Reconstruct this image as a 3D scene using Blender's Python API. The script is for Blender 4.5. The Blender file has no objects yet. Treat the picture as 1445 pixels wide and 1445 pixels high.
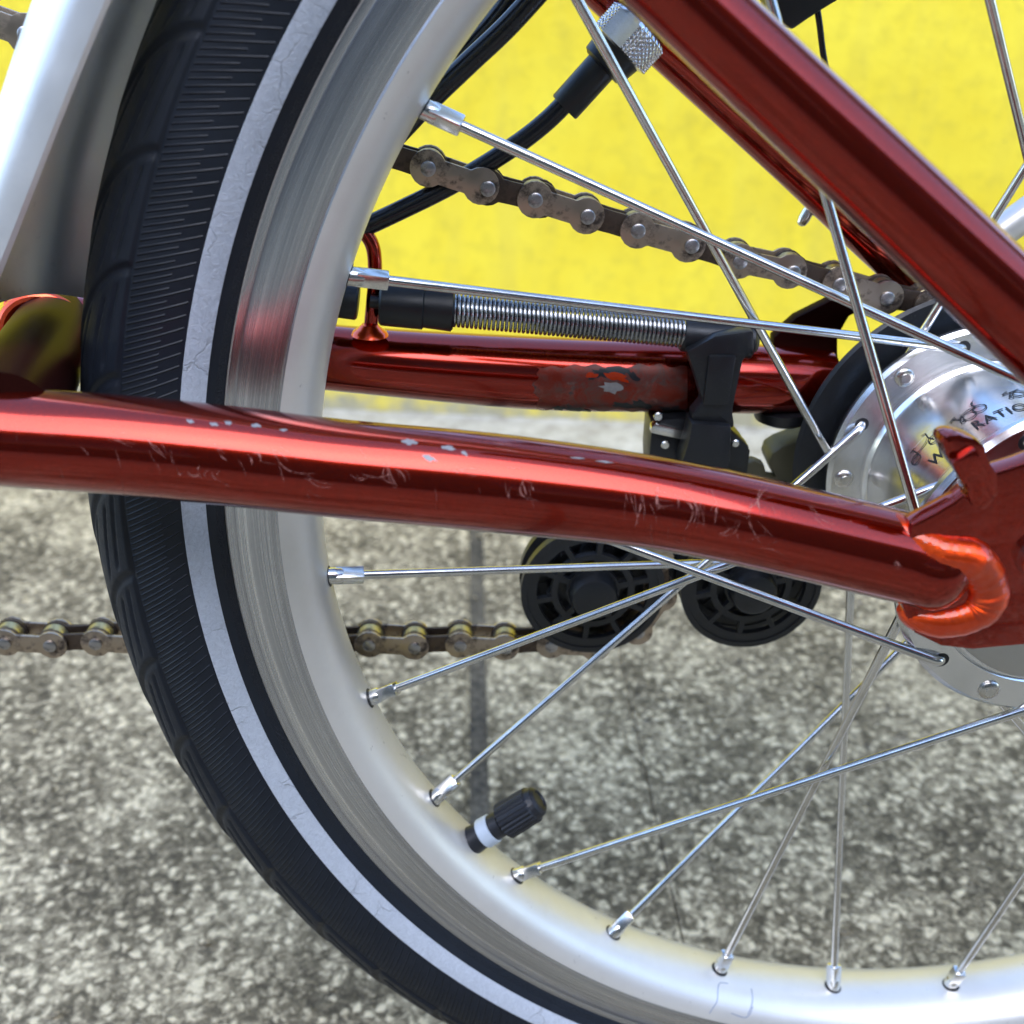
import bpy, bmesh, math, random
import numpy as np
from mathutils import Vector, Matrix
random.seed(7); rng = np.random.default_rng(7)
C = bpy.data.collections.new("Scene Objects"); bpy.context.scene.collection.children.link(C)
scn = bpy.context.scene
R = math.radians

# ------------------------------------------------------------------ camera, sky, sun, exposure
HUB_Z = 211.7                                            # hub height above the pavement, millimetres
CAM = np.array([-125.672, -219.386, 112.579])            # millimetres from the hub centre
CR = np.array([0.9993864, -0.03500492, -0.00121374]); CR /= np.linalg.norm(CR)
CU = np.array([0.01687818, 0.45092758, 0.89240094])
CF = np.array([0.03069111, 0.89187385, -0.45124172])
CU = CU - CR * (CU @ CR); CU /= np.linalg.norm(CU); CF = np.cross(CU, CR); CF /= np.linalg.norm(CF)
FPX = 1508.761                                           # focal length in pixels of the 1445 px photograph

cam = bpy.data.cameras.new("camera"); cam_o = bpy.data.objects.new("camera", cam); scn.collection.objects.link(cam_o)
cam.sensor_width = 36; cam.sensor_fit = 'HORIZONTAL'; cam.lens = 36 * FPX / 1445
cam.clip_start = 0.005; cam.clip_end = 500
m = Matrix([[CR[i], CU[i], -CF[i], (CAM[i] + (HUB_Z if i == 2 else 0)) * 1e-3] for i in range(3)] + [[0, 0, 0, 1]])
cam_o.matrix_world = m
cam.dof.use_dof = True; cam.dof.focus_distance = 0.235; cam.dof.aperture_fstop = 17
scn.camera = cam_o

w = bpy.data.worlds.new("World"); scn.world = w; w.use_nodes = True
nt = w.node_tree; bg = nt.nodes['Background']; sky = nt.nodes.new('ShaderNodeTexSky')
sky.sky_type = 'NISHITA'; sky.sun_disc = False
SUN_EL, SUN_AZ = 54, 188                                 # azimuth clockwise from +Y (towards the wall)
sky.sun_elevation = R(SUN_EL); sky.sun_rotation = R(SUN_AZ); sky.air_density = 1.0; sky.dust_density = 0.5; sky.ozone_density = 2.5
nt.links.new(sky.outputs[0], bg.inputs[0]); bg.inputs[1].default_value = 0.15
sun = bpy.data.lights.new("sun", 'SUN'); sun.energy = 0.62; sun.angle = R(55); sun.color = (1, .97, .93)
sun_o = bpy.data.objects.new("sun", sun); scn.collection.objects.link(sun_o)
sd = Vector((math.sin(R(SUN_AZ)) * math.cos(R(SUN_EL)), math.cos(R(SUN_AZ)) * math.cos(R(SUN_EL)), math.sin(R(SUN_EL))))
sun_o.rotation_euler = (-sd).to_track_quat('-Z', 'Y').to_euler()
scn.view_settings.view_transform = 'Standard'; scn.view_settings.look = 'None'; scn.view_settings.gamma = 1
scn.view_settings.exposure = 2.15

# ------------------------------------------------------------------ helpers
def at(x, y, Y):
    """pixel of the photograph -> point (mm, from the hub) on the vertical plane at depth Y"""
    d = (x - 722.5) / FPX * CR - (y - 722.5) / FPX * CU + CF
    return CAM + d * ((Y - CAM[1]) / d[1])
def depth(X): return (np.asarray(X) - CAM) @ CF
def catmull(P, n=8):
    P = [np.asarray(q, float) for q in P]
    Q = [2 * P[0] - P[1]] + P + [2 * P[-1] - P[-2]]
    out = []
    for i in range(1, len(Q) - 2):
        a, b, c, d = Q[i - 1:i + 3]
        for t in np.linspace(0, 1, n, endpoint=False):
            out.append(.5 * (2 * b + (c - a) * t + (2 * a - 5 * b + 4 * c - d) * t * t + (3 * b - a - 3 * c + d) * t ** 3))
    out.append(P[-1]); return out
class G:
    """collects vertices (mm) and faces of one mesh"""
    def __init__(s): s.v = []; s.f = []
    def add(s, v, f):
        o = len(s.v); s.v += [tuple(float(c) for c in q) for q in v]; s.f += [tuple(i + o for i in q) for q in f]; return s
    def tube(s, path, rad, seg=24, cap=True, closed=False):
        P = np.array(path, float); n = len(P); rad = np.full(n, rad) if np.isscalar(rad) else np.asarray(rad, float)
        T = np.gradient(P, axis=0) if n > 2 else np.tile(P[-1] - P[0], (2, 1))
        if closed: T = np.roll(P, -1, 0) - np.roll(P, 1, 0)
        T /= np.linalg.norm(T, axis=1)[:, None]
        u = np.cross(T[0], [0.13, .2, 1.]); 
        if np.linalg.norm(u) < .1: u = np.cross(T[0], [1., 0, 0])
        u /= np.linalg.norm(u); V = []
        a = np.linspace(0, 2 * np.pi, seg, endpoint=False)
        for i in range(n):
            u = u - T[i] * (u @ T[i]); u /= np.linalg.norm(u); w_ = np.cross(T[i], u)
            V += list(P[i] + rad[i] * (np.cos(a)[:, None] * u + np.sin(a)[:, None] * w_))
        F = []
        for i in range(n if closed else n - 1):
            j = (i + 1) % n
            for k in range(seg):
                l = (k + 1) % seg; F.append((i * seg + k, i * seg + l, j * seg + l, j * seg + k))
        if cap and not closed:
            F.append(tuple(range(seg - 1, -1, -1))); F.append(tuple(range((n - 1) * seg, n * seg)))
        return s.add(V, F)
    def rod(s, a, b, prof, seg=24):
        """prof = [(t in mm along a->b, radius)]: a turned solid on the axis a->b"""
        a = np.asarray(a, float); d = np.asarray(b, float) - a; L = np.linalg.norm(d); d /= L
        u = np.cross(d, [.1, .3, 1.]); u /= np.linalg.norm(u); w_ = np.cross(d, u)
        an = np.linspace(0, 2 * np.pi, seg, endpoint=False); V = []; F = []
        for t, r in prof: V += list(a + d * t + max(r, 1e-3) * (np.cos(an)[:, None] * u + np.sin(an)[:, None] * w_))
        n = len(prof)
        for i in range(n - 1):
            for k in range(seg):
                l = (k + 1) % seg; F.append((i * seg + k, i * seg + l, (i + 1) * seg + l, (i + 1) * seg + k))
        F.append(tuple(range(seg - 1, -1, -1))); F.append(tuple(range((n - 1) * seg, n * seg)))
        return s.add(V, F)
    def lathe(s, prof, seg=180, a0=0., a1=360., closed_prof=False, c=(0, 0, 0)):
        """prof = [(radius, y)] turned about the hub axis (the y axis through c)"""
        full = abs(a1 - a0 - 360) < 1e-6
        an = np.radians(np.linspace(a0, a1, seg + (0 if full else 1), endpoint=not full)); m_ = len(an); n = len(prof); V = []; F = []
        for r, y in prof: V += [(c[0] + r * math.cos(q), c[1] + y, c[2] + r * math.sin(q)) for q in an]
        for i in range(n if closed_prof else n - 1):
            j = (i + 1) % n
            for k in range(m_ if full else m_ - 1):
                l = (k + 1) % m_; F.append((i * m_ + k, i * m_ + l, j * m_ + l, j * m_ + k))
        return s.add(V, F)
    def prism(s, poly, Y0, Y1, bevel=0.0):
        """poly: (x, z) outline in mm, extruded along y"""
        b = bmesh.new(); vs = [b.verts.new((q[0], Y0, q[1])) for q in poly]; f = b.faces.new(vs)
        r = bmesh.ops.extrude_face_region(b, geom=[f])
        bmesh.ops.translate(b, vec=(0, Y1 - Y0, 0), verts=[e for e in r['geom'] if isinstance(e, bmesh.types.BMVert)])
        bmesh.ops.recalc_face_normals(b, faces=b.faces)
        if bevel: bmesh.ops.bevel(b, geom=list(b.edges), offset=bevel, segments=2, affect='EDGES', profile=.6)
        b.verts.index_update(); s.add([v.co for v in b.verts], [[v.index for v in f.verts] for f in b.faces]); b.free(); return s
    def box(s, c, ex, ey, ez, bevel=0.0):
        """centre and three half-axis vectors"""
        c, ex, ey, ez = (np.asarray(q, float) for q in (c, ex, ey, ez)); b = bmesh.new(); bmesh.ops.create_cube(b, size=2)
        L = [np.linalg.norm(q) for q in (ex, ey, ez)]
        for v in b.verts: v.co = Vector([v.co[i] * L[i] for i in range(3)])
        if bevel: bmesh.ops.bevel(b, geom=list(b.edges), offset=bevel, segments=2, affect='EDGES', profile=.6)
        U = [ex / L[0], ey / L[1], ez / L[2]]; b.verts.index_update()
        s.add([c + v.co.x * U[0] + v.co.y * U[1] + v.co.z * U[2] for v in b.verts], [[v.index for v in f.verts] for f in b.faces]); b.free(); return s
    def mesh(s, name, dz=HUB_Z, sharp=35):
        me = bpy.data.meshes.new(name); V = np.array(s.v) * 1e-3; V[:, 2] += dz * 1e-3
        me.from_pydata(V.tolist(), [], s.f); me.validate(clean_customdata=False)
        me.polygons.foreach_set('use_smooth', [True] * len(me.polygons)); me.set_sharp_from_angle(angle=R(sharp)); me.update(); return me
def link(name, me, mat, parent=None, label=None):
    o = bpy.data.objects.new(name, me); C.objects.link(o)
    if mat is not None and me is not None and not me.materials: me.materials.append(mat)
    if parent is not None: o.parent = parent
    if label: o['label'] = label
    return o
def obj(name, g, mat, parent=None, label=None, dz=HUB_Z, sharp=35, ztop=None): return link(name, g.mesh(name, dz, sharp), mat, parent, label)
def empty(name, parent=None):
    o = bpy.data.objects.new(name, None); C.objects.link(o); o.empty_display_size = .02; o.parent = parent; return o
def poly_at(pts, Y): return [(lambda q: (q[0], q[2]))(at(x, y, Y)) for x, y in pts]

# ------------------------------------------------------------------ materials
class M:
    def __init__(s, name):
        s.m = bpy.data.materials.new(name); s.m.use_nodes = True; s.t = s.m.node_tree; s.b = s.t.nodes['Principled BSDF']
    def n(s, typ, ins=None, **kw):
        q = s.t.nodes.new(typ)
        for k, v in kw.items(): setattr(q, k, v)
        for k, v in (ins or {}).items(): s.put(q.inputs[k], v)
        return q
    def put(s, sock, v):
        if isinstance(v, bpy.types.NodeSocket): s.t.links.new(v, sock)
        elif isinstance(v, bpy.types.Node): s.t.links.new(v.outputs[0], sock)
        else:
            if isinstance(v, tuple) and len(v) == 3 and sock.type == 'RGBA': v = (*v, 1)
            sock.default_value = v
    def set(s, **kw):
        for k, v in kw.items(): s.put(s.b.inputs[k.replace('_', ' ')], v)
        return s
    def math(s, op, a, b=0.0, c=None, clamp=False):
        q = s.n('ShaderNodeMath', operation=op, use_clamp=clamp); s.put(q.inputs[0], a); s.put(q.inputs[1], b)
        if c is not None: s.put(q.inputs[2], c)
        return q.outputs[0]
    def pos(s): return s.n('ShaderNodeTexCoord').outputs['Object']
    def noise(s, scale, detail=4, rough=.55, vec=None, dist=0.): 
        return s.n('ShaderNodeTexNoise', {'Vector': vec if vec is not None else s.pos(), 'Scale': scale, 'Detail': detail, 'Roughness': rough, 'Distortion': dist}).outputs[0]
    def ramp(s, fac, stops, interp='LINEAR'):
        q = s.n('ShaderNodeValToRGB', {'Fac': fac}); e = q.color_ramp.elements; q.color_ramp.interpolation = interp
        while len(e) < len(stops): e.new(.5)
        for i, (p_, c) in enumerate(stops): e[i].position = p_; e[i].color = (*c, 1) if isinstance(c, tuple) else (c, c, c, 1)
        return q.outputs[0]
    def mix(s, f, a, b, mode='MIX'):
        q = s.n('ShaderNodeMix', data_type='RGBA', blend_type=mode); s.put(q.inputs[0], f); s.put(q.inputs[6], a); s.put(q.inputs[7], b); return q.outputs[2]
    def bump(s, h, dist, strength=1.0, normal=None):
        q = s.n('ShaderNodeBump', {'Height': h, 'Strength': strength, 'Distance': dist})
        if normal is not None: s.put(q.inputs['Normal'], normal)
        s.put(s.b.inputs['Normal'], q); return q.outputs[0]
    def stretch(s, sx, sy, sz): return s.n('ShaderNodeMapping', {'Vector': s.pos(), 'Scale': (sx, sy, sz)}).outputs[0]

def candy(name, base, rough=.16, dust=.12, coat=1.42):
    q = M(name); sp = q.noise(2600, 2); big = q.noise(60, 5, .6)
    col = q.mix(q.ramp(sp, [(.35, 0.), (.7, 1.)]), base, tuple(min(1, c * 1.45) for c in base))
    d = q.ramp(q.noise(900, 6, .75), [(.60, 0.), (.72, 1.)]); dd = q.math('MULTIPLY', q.ramp(big, [(.52, 0.), (.68, 1.)]), d)
    dd = q.math('MULTIPLY', dd, dust)
    col = q.mix(dd, col, (.30, .24, .21))
    q.set(Base_Color=col, Metallic=q.math('SUBTRACT', .93, dd), Roughness=rough, Coat_Weight=1.0, Coat_Roughness=q.ramp(q.noise(400, 5), [(.4, .03), (.8, .10)]), Coat_IOR=coat)
    q.bump(q.noise(150, 3), .00012, .25)
    return q.m
RED = (.24, .0095, .0002)
M_frame = candy('candy_red_lacquer', RED)
M_shaded = M('shaded_lacquer').set(Base_Color=(.018, .004, .003), Roughness=.35, Specular_IOR_Level=.02).m  # frame lacquer with shade and dark reflections put into the colour
M_weld = M('weld_lacquer'); 
_w = M_weld.n('ShaderNodeTexWave', {'Vector': M_weld.n('ShaderNodeUVMap').outputs[0], 'Scale': 5.5, 'Distortion': 3.0, 'Detail': 3, 'Detail Scale': 1.5}).outputs['Fac']
M_weld.set(Base_Color=M_weld.mix(M_weld.noise(300, 4), (.62, .036, .004), (.92, .090, .007)), Metallic=.95, Roughness=.33, Coat_Weight=.9, Coat_Roughness=.05)
M_weld.bump(_w, .0004, .35); M_weld = M_weld.m

def steel(name, col=(.72, .71, .69), rough=.16, streak=True):
    q = M(name); r = q.math('ADD', q.math('MULTIPLY', q.noise(500, 4, .6), .16), rough - .06)
    q.set(Base_Color=q.mix(q.ramp(q.noise(160, 5, .7), [(.45, 0.), (.75, 1.)]), col, tuple(c * .72 for c in col)), Metallic=1.0, Roughness=r); return q.m
M_spoke = steel('stainless_spoke', (.70, .69, .67), .17)
M_nip = steel('nickel_nipple', (.80, .79, .76), .22)
M_rivet = steel('spoke_head_steel', (.62, .59, .55), .25)
def polar(q):
    """radius (m) from the hub axis, for turned metal"""
    s = q.n('ShaderNodeSeparateXYZ', {'Vector': q.pos()}); 
    return q.math('SQRT', q.math('ADD', q.math('MULTIPLY', s.outputs[0], s.outputs[0]), q.math('MULTIPLY', s.outputs[2], s.outputs[2]))), s
q = M('anodised_rim'); q.set(Base_Color=q.mix(q.ramp(q.noise(30, 6, .7), [(.4, 0.), (.7, 1.)]), (.73, .705, .665), (.66, .63, .59)), Metallic=.55, Roughness=q.ramp(q.noise(45, 5), [(.3, .36), (.7, .44)]))

spk = q.ramp(q.noise(420, 3, .6), [(.70, 0.), (.76, .55)]); bc_ = q.b.inputs['Base Color'].links[0].from_socket; q.set(Base_Color=q.mix(spk, bc_, (.22, .21, .20)))
q.bump(q.noise(1800, 2), .00005, .3); M_rim = q.m
q = M('worn_brake_track'); rad, _ = polar(q)
cv = q.n('ShaderNodeCombineXYZ', {'X': q.math('MULTIPLY', rad, 4200.), 'Y': q.math('MULTIPLY', q.noise(9, 2), 2.0)}).outputs[0]
ln = q.n('ShaderNodeTexNoise', {'Vector': cv, 'Scale': 1.0, 'Detail': 4, 'Roughness': .7}).outputs[0]
cv2 = q.n('ShaderNodeCombineXYZ', {'X': q.math('MULTIPLY', rad, 700.), 'Y': q.math('MULTIPLY', q.noise(14, 2), 1.2)}).outputs[0]
ln2 = q.n('ShaderNodeTexNoise', {'Vector': cv2, 'Scale': 1.0, 'Detail': 3, 'Roughness': .6}).outputs[0]
mixl = q.math('ADD', q.math('MULTIPLY', ln, .55), q.math('MULTIPLY', ln2, .45))
q.set(Base_Color=q.ramp(mixl, [(.34, (.34, .34, .36)), (.50, (.52, .52, .54)), (.64, (.78, .77, .77))]), Metallic=.95, Roughness=q.ramp(ln, [(.3, .34), (.7, .22)]), Anisotropic=.7)
q.bump(ln, .00008, .6); M_track = q.m

# tyre: UV u = wheel angle in degrees / 360, v = section angle in degrees / 360 + .5
q = M('tyre_rubber'); uv = q.n('ShaderNodeSeparateXYZ', {'Vector': q.n('ShaderNodeUVMap').outputs[0]})
th = q.math('MULTIPLY', uv.outputs[0], 360.); ph = q.math('MULTIPLY', q.math('SUBTRACT', uv.outputs[1], .5), 360.)
ths = q.math('ADD', th, q.math('MULTIPLY', ph, .052))
cell = q.math('DIVIDE', ths, .40); fr = q.math('FRACT', cell); par = q.math('MODULO', q.math('FLOOR', cell), 2.)
lim = q.math('SUBTRACT', 106., q.math('MULTIPLY', par, q.math('ADD', 8., q.math('MULTIPLY', q.noise(40, 2), 9.))))
rib = q.math('SUBTRACT', 1., q.math('MULTIPLY', q.math('ABSOLUTE', q.math('SUBTRACT', fr, .5)), 4.8), clamp=True)
inr = q.math('MULTIPLY', q.math('GREATER_THAN', ph, 71.), q.math('LESS_THAN', ph, lim))
rib = q.math('MULTIPLY', rib, inr)
# raised small print on the bead and grainy shoulder blocks
bead = q.math('MULTIPLY', q.math('GREATER_THAN', ph, 131.), q.math('LESS_THAN', ph, 136.5))
bl = q.n('ShaderNodeTexNoise', {'Vector': q.n('ShaderNodeCombineXYZ', {'X': q.math('MULTIPLY', th, 9.), 'Y': q.math('MULTIPLY', ph, .8)}).outputs[0], 'Scale': 1., 'Detail': 3}).outputs[0]
bl = q.math('MULTIPLY', q.ramp(bl, [(.5, 0.), (.58, 1.)]), bead)
grain = q.math('MULTIPLY', q.noise(2200, 3, .7), q.math('LESS_THAN', ph, 68.))
hgt = q.math('SUBTRACT', q.math('ADD', q.math('MULTIPLY', bl, .7), q.math('MULTIPLY', grain, .25)), q.math('MULTIPLY', rib, .65))
dirt = q.ramp(q.noise(55, 6, .7), [(.4, 0.), (.75, 1.)])
q.set(Base_Color=q.mix(q.math('MULTIPLY', dirt, .5), (.005, .0075, .013), (.014, .018, .027)), Roughness=q.ramp(q.noise(300, 4), [(.3, .44), (.7, .58)]), Specular_IOR_Level=.34)
q.bump(hgt, .00036, 1.0); M_tyre = q.m

q = M('reflective_band'); cr = q.n('ShaderNodeTexVoronoi', {'Vector': q.n('ShaderNodeMapping', {'Vector': q.pos(), 'Scale': (1, 1, 1)}).outputs[0], 'Scale': 620., 'Randomness': 1.0}, feature='DISTANCE_TO_EDGE').outputs[0]
cr2 = q.n('ShaderNodeTexVoronoi', {'Vector': q.n('ShaderNodeVectorMath', {0: q.pos(), 1: q.n('ShaderNodeVectorMath', {0: q.n('ShaderNodeTexNoise', {'Vector': q.pos(), 'Scale': 230., 'Detail': 4}).outputs['Color'], 1: (.006, .006, .006)}, operation='MULTIPLY').outputs[0]}, operation='ADD').outputs[0], 'Scale': 110.}, feature='DISTANCE_TO_EDGE').outputs[0]
crk = q.math('MULTIPLY', q.ramp(cr2, [(.004, 0.), (.02, 1.)]), 1.)
big = q.ramp(q.noise(60, 4), [(.5, 1.), (.62, 0.)]); crk = q.math('MAXIMUM', crk, big)
wr = q.noise(560, 6, .8, dist=2.0)
q.set(Base_Color=q.mix(crk, (.35, .37, .41), q.ramp(wr, [(.3, (.40, .43, .49)), (.7, (.60, .64, .71))])), Roughness=.42, Metallic=.05, Specular_IOR_Level=.6)
q.bump(q.math('ADD', q.math('MULTIPLY', wr, 1.), q.math('MULTIPLY', crk, .6)), .0005, .8); M_band = q.m

q = M('polished_hub_aluminium'); rad, sx = polar(q)
sc = q.noise(1., 5, .7, vec=q.n('ShaderNodeCombineXYZ', {'X': q.math('MULTIPLY', rad, 900.), 'Y': q.math('MULTIPLY', sx.outputs[1], 900.), 'Z': q.noise(20, 2)}).outputs[0])
q.set(Base_Color=q.mix(q.ramp(q.noise(70, 5), [(.45, 0.), (.7, 1.)]), (.84, .84, .85), (.70, .70, .70)), Metallic=1.0, Roughness=q.ramp(sc, [(.3, .17), (.7, .28)])); M_hub = q.m
q = M('matt_hub_aluminium'); q.set(Base_Color=q.mix(q.noise(120, 5), (.44, .44, .45), (.56, .56, .56)), Metallic=1.0, Roughness=.42); M_hubm = q.m
def plastic(name, c, r=.42, d=.35):
    q = M(name); f = q.math('MULTIPLY', q.ramp(q.noise(1500, 4, .8), [(.60, 0.), (.72, 1.)]), q.ramp(q.noise(70, 4), [(.4, 0.), (.7, d)]))
    q.set(Base_Color=q.mix(f, q.mix(q.noise(50, 4), c, tuple(x * 1.5 for x in c)), (.22, .21, .20)), Roughness=q.ramp(q.noise(220, 4), [(.3, r - .07), (.7, r + .1)])); q.bump(q.noise(2600, 2), .00006, .4); return q.m
M_plas = plastic('black_plastic', (.006, .007, .009), .38)
M_gloss = plastic('black_cable_sheath', (.008, .008, .010), .20, .15)
M_rub = plastic('black_rubber_valve', (.007, .008, .012), .45, .05)
M_ol = plastic('olive_grey_metal', (.055, .052, .030), .50, .3)
q = M('pen_ink'); q.set(Base_Color=(.16, .20, .32), Roughness=.6); M_pen = q.m
q = M('ink_and_hole_shade'); q.set(Base_Color=(.012, .012, .014), Roughness=.5); M_ink_shade = q.m
def chainmat(name, a, b, r=.34):
    q = M(name); g = q.noise(150, 6, .68); q.set(Base_Color=q.mix(q.ramp(g, [(.40, 0.), (.52, 1.)]), (.05, .037, .030), q.mix(q.noise(120, 3), a, b)), Metallic=q.ramp(g, [(.36, .4), (.5, 1.)]), Roughness=q.ramp(g, [(.4, r + .2), (.6, r)])); q.bump(g, .00004, .4); return q.m
M_outer = chainmat('oily_outer_plate', (.36, .285, .215), (.52, .43, .345))
M_inner = chainmat('oily_inner_plate', (.085, .062, .050), (.15, .115, .090), .45)
M_pin = chainmat('chain_pin', (.34, .33, .34), (.48, .46, .45), .30)
M_roll = chainmat('chain_roller', (.42, .37, .20), (.55, .47, .27), .30)
q = M('mudguard_aluminium'); q.set(Base_Color=q.mix(q.ramp(q.noise(40, 6, .65), [(.5, 0.), (.72, 1.)]), (.90, .90, .90), (.78, .78, .79)), Metallic=.8, Roughness=q.ramp(q.noise(90, 5), [(.3, .36), (.7, .46)]))
spk = q.ramp(q.noise(130, 5, .65), [(.64, 0.), (.76, .45)]); bc_ = q.b.inputs['Base Color'].links[0].from_socket; q.set(Base_Color=q.mix(spk, bc_, (.36, .38, .46)))
q.bump(q.noise(1200, 3), .00004, .4); M_mud = q.m
M_spring = steel('spring_steel', (.36, .37, .39), .24)
M_knurl = steel('knurled_aluminium', (.74, .74, .75), .22)
q = M('white_band'); q.set(Base_Color=(.46, .53, .62), Roughness=.35); M_white = q.m
q = M('bare_primer_chip'); q.set(Base_Color=q.mix(q.noise(600, 3), (.17, .165, .17), (.30, .295, .30)), Roughness=.5, Metallic=.3); M_chip = q.m
q = M('scuff'); q.set(Base_Color=(.55, .24, .20), Roughness=.5, Metallic=.2, Alpha=q.ramp(q.noise(1300, 3), [(.36, .0), (.64, .42)])); M_scuff = q.m
q = M('worn_clear_sticker'); g = q.noise(190, 6, .7, dist=.8); b = q.noise(95, 5, .65)
q.set(Base_Color=q.mix(q.ramp(b, [(.56, 0.), (.60, 1.)]), q.mix(q.ramp(g, [(.40, 0.), (.62, 1.)]), (.20, .020, .008), (.11, .060, .052)), (.020, .021, .024)), Metallic=q.ramp(b, [(.5, .75), (.6, .1)]), Roughness=q.ramp(g, [(.3, .34), (.7, .55)]), Coat_Weight=.25, Coat_Roughness=.3)
q.bump(q.math('ADD', g, q.ramp(b, [(.53, 0.), (.57, .6)])), .00018, .6); M_stick = q.m

# yellow render wall
q = M('yellow_painted_render'); p1 = q.noise(9, 6, .62); p2 = q.noise(55, 5, .7)
col = q.mix(q.ramp(p1, [(.38, 0.), (.66, 1.)]), (.86, .67, .030), (.94, .77, .050)); col = q.mix(q.ramp(p2, [(.48, 0.), (.70, .6)]), col, (.66, .53, .04))
sz = q.n('ShaderNodeSeparateXYZ', {'Vector': q.pos()}).outputs[2]
grime = q.ramp(q.math('ADD', q.math('MULTIPLY', sz, 14.), q.math('MULTIPLY', q.math('SUBTRACT', q.noise(20, 6, .7), .5), -1.6)), [(.02, 1.), (.42, 0.)])
pit = q.ramp(q.noise(170, 4, .7), [(.66, 0.), (.74, .55)]); col = q.mix(pit, col, (.42, .33, .05))
stk = q.ramp(q.noise(1., 5, .6, vec=q.stretch(26., 26., 4.)), [(.50, 0.), (.75, .30)]); col = q.mix(stk, col, (.60, .50, .10))
col = q.mix(grime, col, q.mix(q.noise(60, 4), (.26, .24, .17), (.50, .46, .30)))
q.set(Base_Color=col, Roughness=.75); q.bump(q.math('ADD', p2, q.math('MULTIPLY', q.noise(260, 4), .5)), .0015, .5); M_wall = q.m
# exposed-aggregate paving
q = M('exposed_aggregate_concrete'); P = q.pos()
wv = q.n('ShaderNodeVectorMath', {0: P, 1: q.n('ShaderNodeVectorMath', {0: q.n('ShaderNodeTexNoise', {'Vector': P, 'Scale': 160., 'Detail': 3}).outputs['Color'], 1: (.006, .006, .006)}, operation='MULTIPLY').outputs[0]}, operation='ADD').outputs[0]
vo = q.n('ShaderNodeTexVoronoi', {'Vector': wv, 'Scale': 250.}); vo2 = q.n('ShaderNodeTexVoronoi', {'Vector': wv, 'Scale': 540.})
st = q.ramp(vo.outputs['Distance'], [(.25, 1.), (.62, 0.)]); st2 = q.ramp(vo2.outputs['Distance'], [(.25, 1.), (.6, 0.)])
cs = q.n('ShaderNodeSeparateColor', {'Color': vo.outputs['Color']}).outputs[0]; cs2 = q.n('ShaderNodeSeparateColor', {'Color': vo2.outputs['Color']}).outputs[0]
n1 = q.n('ShaderNodeTexNoise', {'Vector': wv, 'Scale': 210., 'Detail': 10, 'Roughness': .72, 'Distortion': .3}).outputs[0]
lum = q.math('ADD', q.math('MULTIPLY', st, q.math('MULTIPLY', cs, .50)), q.math('MULTIPLY', st2, q.math('MULTIPLY', cs2, .22)))
lum = q.math('ADD', lum, q.math('MULTIPLY', q.math('SUBTRACT', n1, .5), 1.6))
lum = q.math('ADD', lum, q.math('MULTIPLY', q.math('SUBTRACT', q.noise(15, 5, .62), .5), .95))
lum = q.math('ADD', lum, .29)
col = q.ramp(lum, [(.06, (.055, .044, .027)), (.29, (.155, .127, .080)), (.48, (.38, .32, .213)), (.72, (.78, .67, .455))])
col = q.mix(q.ramp(q.noise(14, 4), [(.60, 0.), (.8, .3)]), col, (.20, .165, .11))
q.set(Base_Color=col, Roughness=.85); q.bump(lum, .0035, .7); M_pave = q.m
q = M('joint_dirt'); q.set(Base_Color=q.ramp(q.math('ADD', q.math('MULTIPLY', q.noise(330, 6, .7), .6), q.math('MULTIPLY', q.noise(22, 4), .4)), [(.40, (.026, .023, .018)), (.60, (.15, .13, .095))]), Roughness=.95); q.bump(q.noise(500, 4), .002, .8); M_joint = q.m
q = M('blocker_paint'); q.set(Base_Color=q.mix(q.noise(5, 5), (.035, .033, .030), (.06, .055, .05)), Roughness=.8); M_face = q.m
q = M('blocker_glass'); q.set(Base_Color=(.03, .035, .04), Roughness=.08); M_pane = q.m
q = M('pale_mortar'); q.set(Base_Color=q.ramp(q.math('ADD', q.math('MULTIPLY', q.noise(60, 6, .7), .6), q.math('MULTIPLY', q.noise(350, 4, .7), .4)), [(.36, (.22, .20, .16)), (.62, (.50, .48, .43))]), Roughness=.85); q.bump(q.noise(300, 5), .002, .5); M_mortar = q.m
q = M('far_ground'); q.set(Base_Color=q.ramp(q.noise(3, 6), [(.3, (.13, .125, .11)), (.7, (.22, .21, .19))]), Roughness=.9); M_gnd = q.m

# ------------------------------------------------------------------ setting: ground, pavement of slabs, wall
def flat(name, x0, x1, y0, y1, z, mat): 
    me = bpy.data.meshes.new(name); me.from_pydata([(x0, y0, z), (x1, y0, z), (x1, y1, z), (x0, y1, z)], [], [(0, 1, 2, 3)]); o = link(name, me, mat); return o
gnd = flat('ground', -200, 200, -200, 200, -.030, M_gnd); gnd['kind'] = 'structure'
pv = flat('pavement', -3.2, 3.2, -2.6, 1.6, -.0022, M_joint); pv['kind'] = 'structure'
WA = math.atan2(-51, 317)                                    # the wall runs slightly askew to the wheel
def slab(x0, x1, y0, y1, bev=.004, skew=0.0):
    b = bmesh.new(); vs = [b.verts.new(q) for q in ((x0, y0, -.02), (x1, y0, -.02), (x1 + skew, y1, -.02), (x0 + skew, y1, -.02))]
    f = b.faces.new(vs); r = bmesh.ops.extrude_face_region(b, geom=[f]); bmesh.ops.translate(b, vec=(0, 0, .02), verts=[e for e in r['geom'] if isinstance(e, bmesh.types.BMVert)])
    bmesh.ops.recalc_face_normals(b, faces=b.faces)
    bmesh.ops.bevel(b, geom=[e for e in b.edges if all(v.co.z > -.001 for v in e.verts)], offset=bev, segments=3, affect='EDGES', profile=.5)
    me = bpy.data.meshes.new('paving_slab'); b.to_mesh(me); b.free(); o = link('paving_slab', me, M_pave, pv); return o
JX = [-3.0, -2.25, -1.49, -.728, -.1275, -.052, .70, 1.46, 2.22, 2.98]
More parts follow.
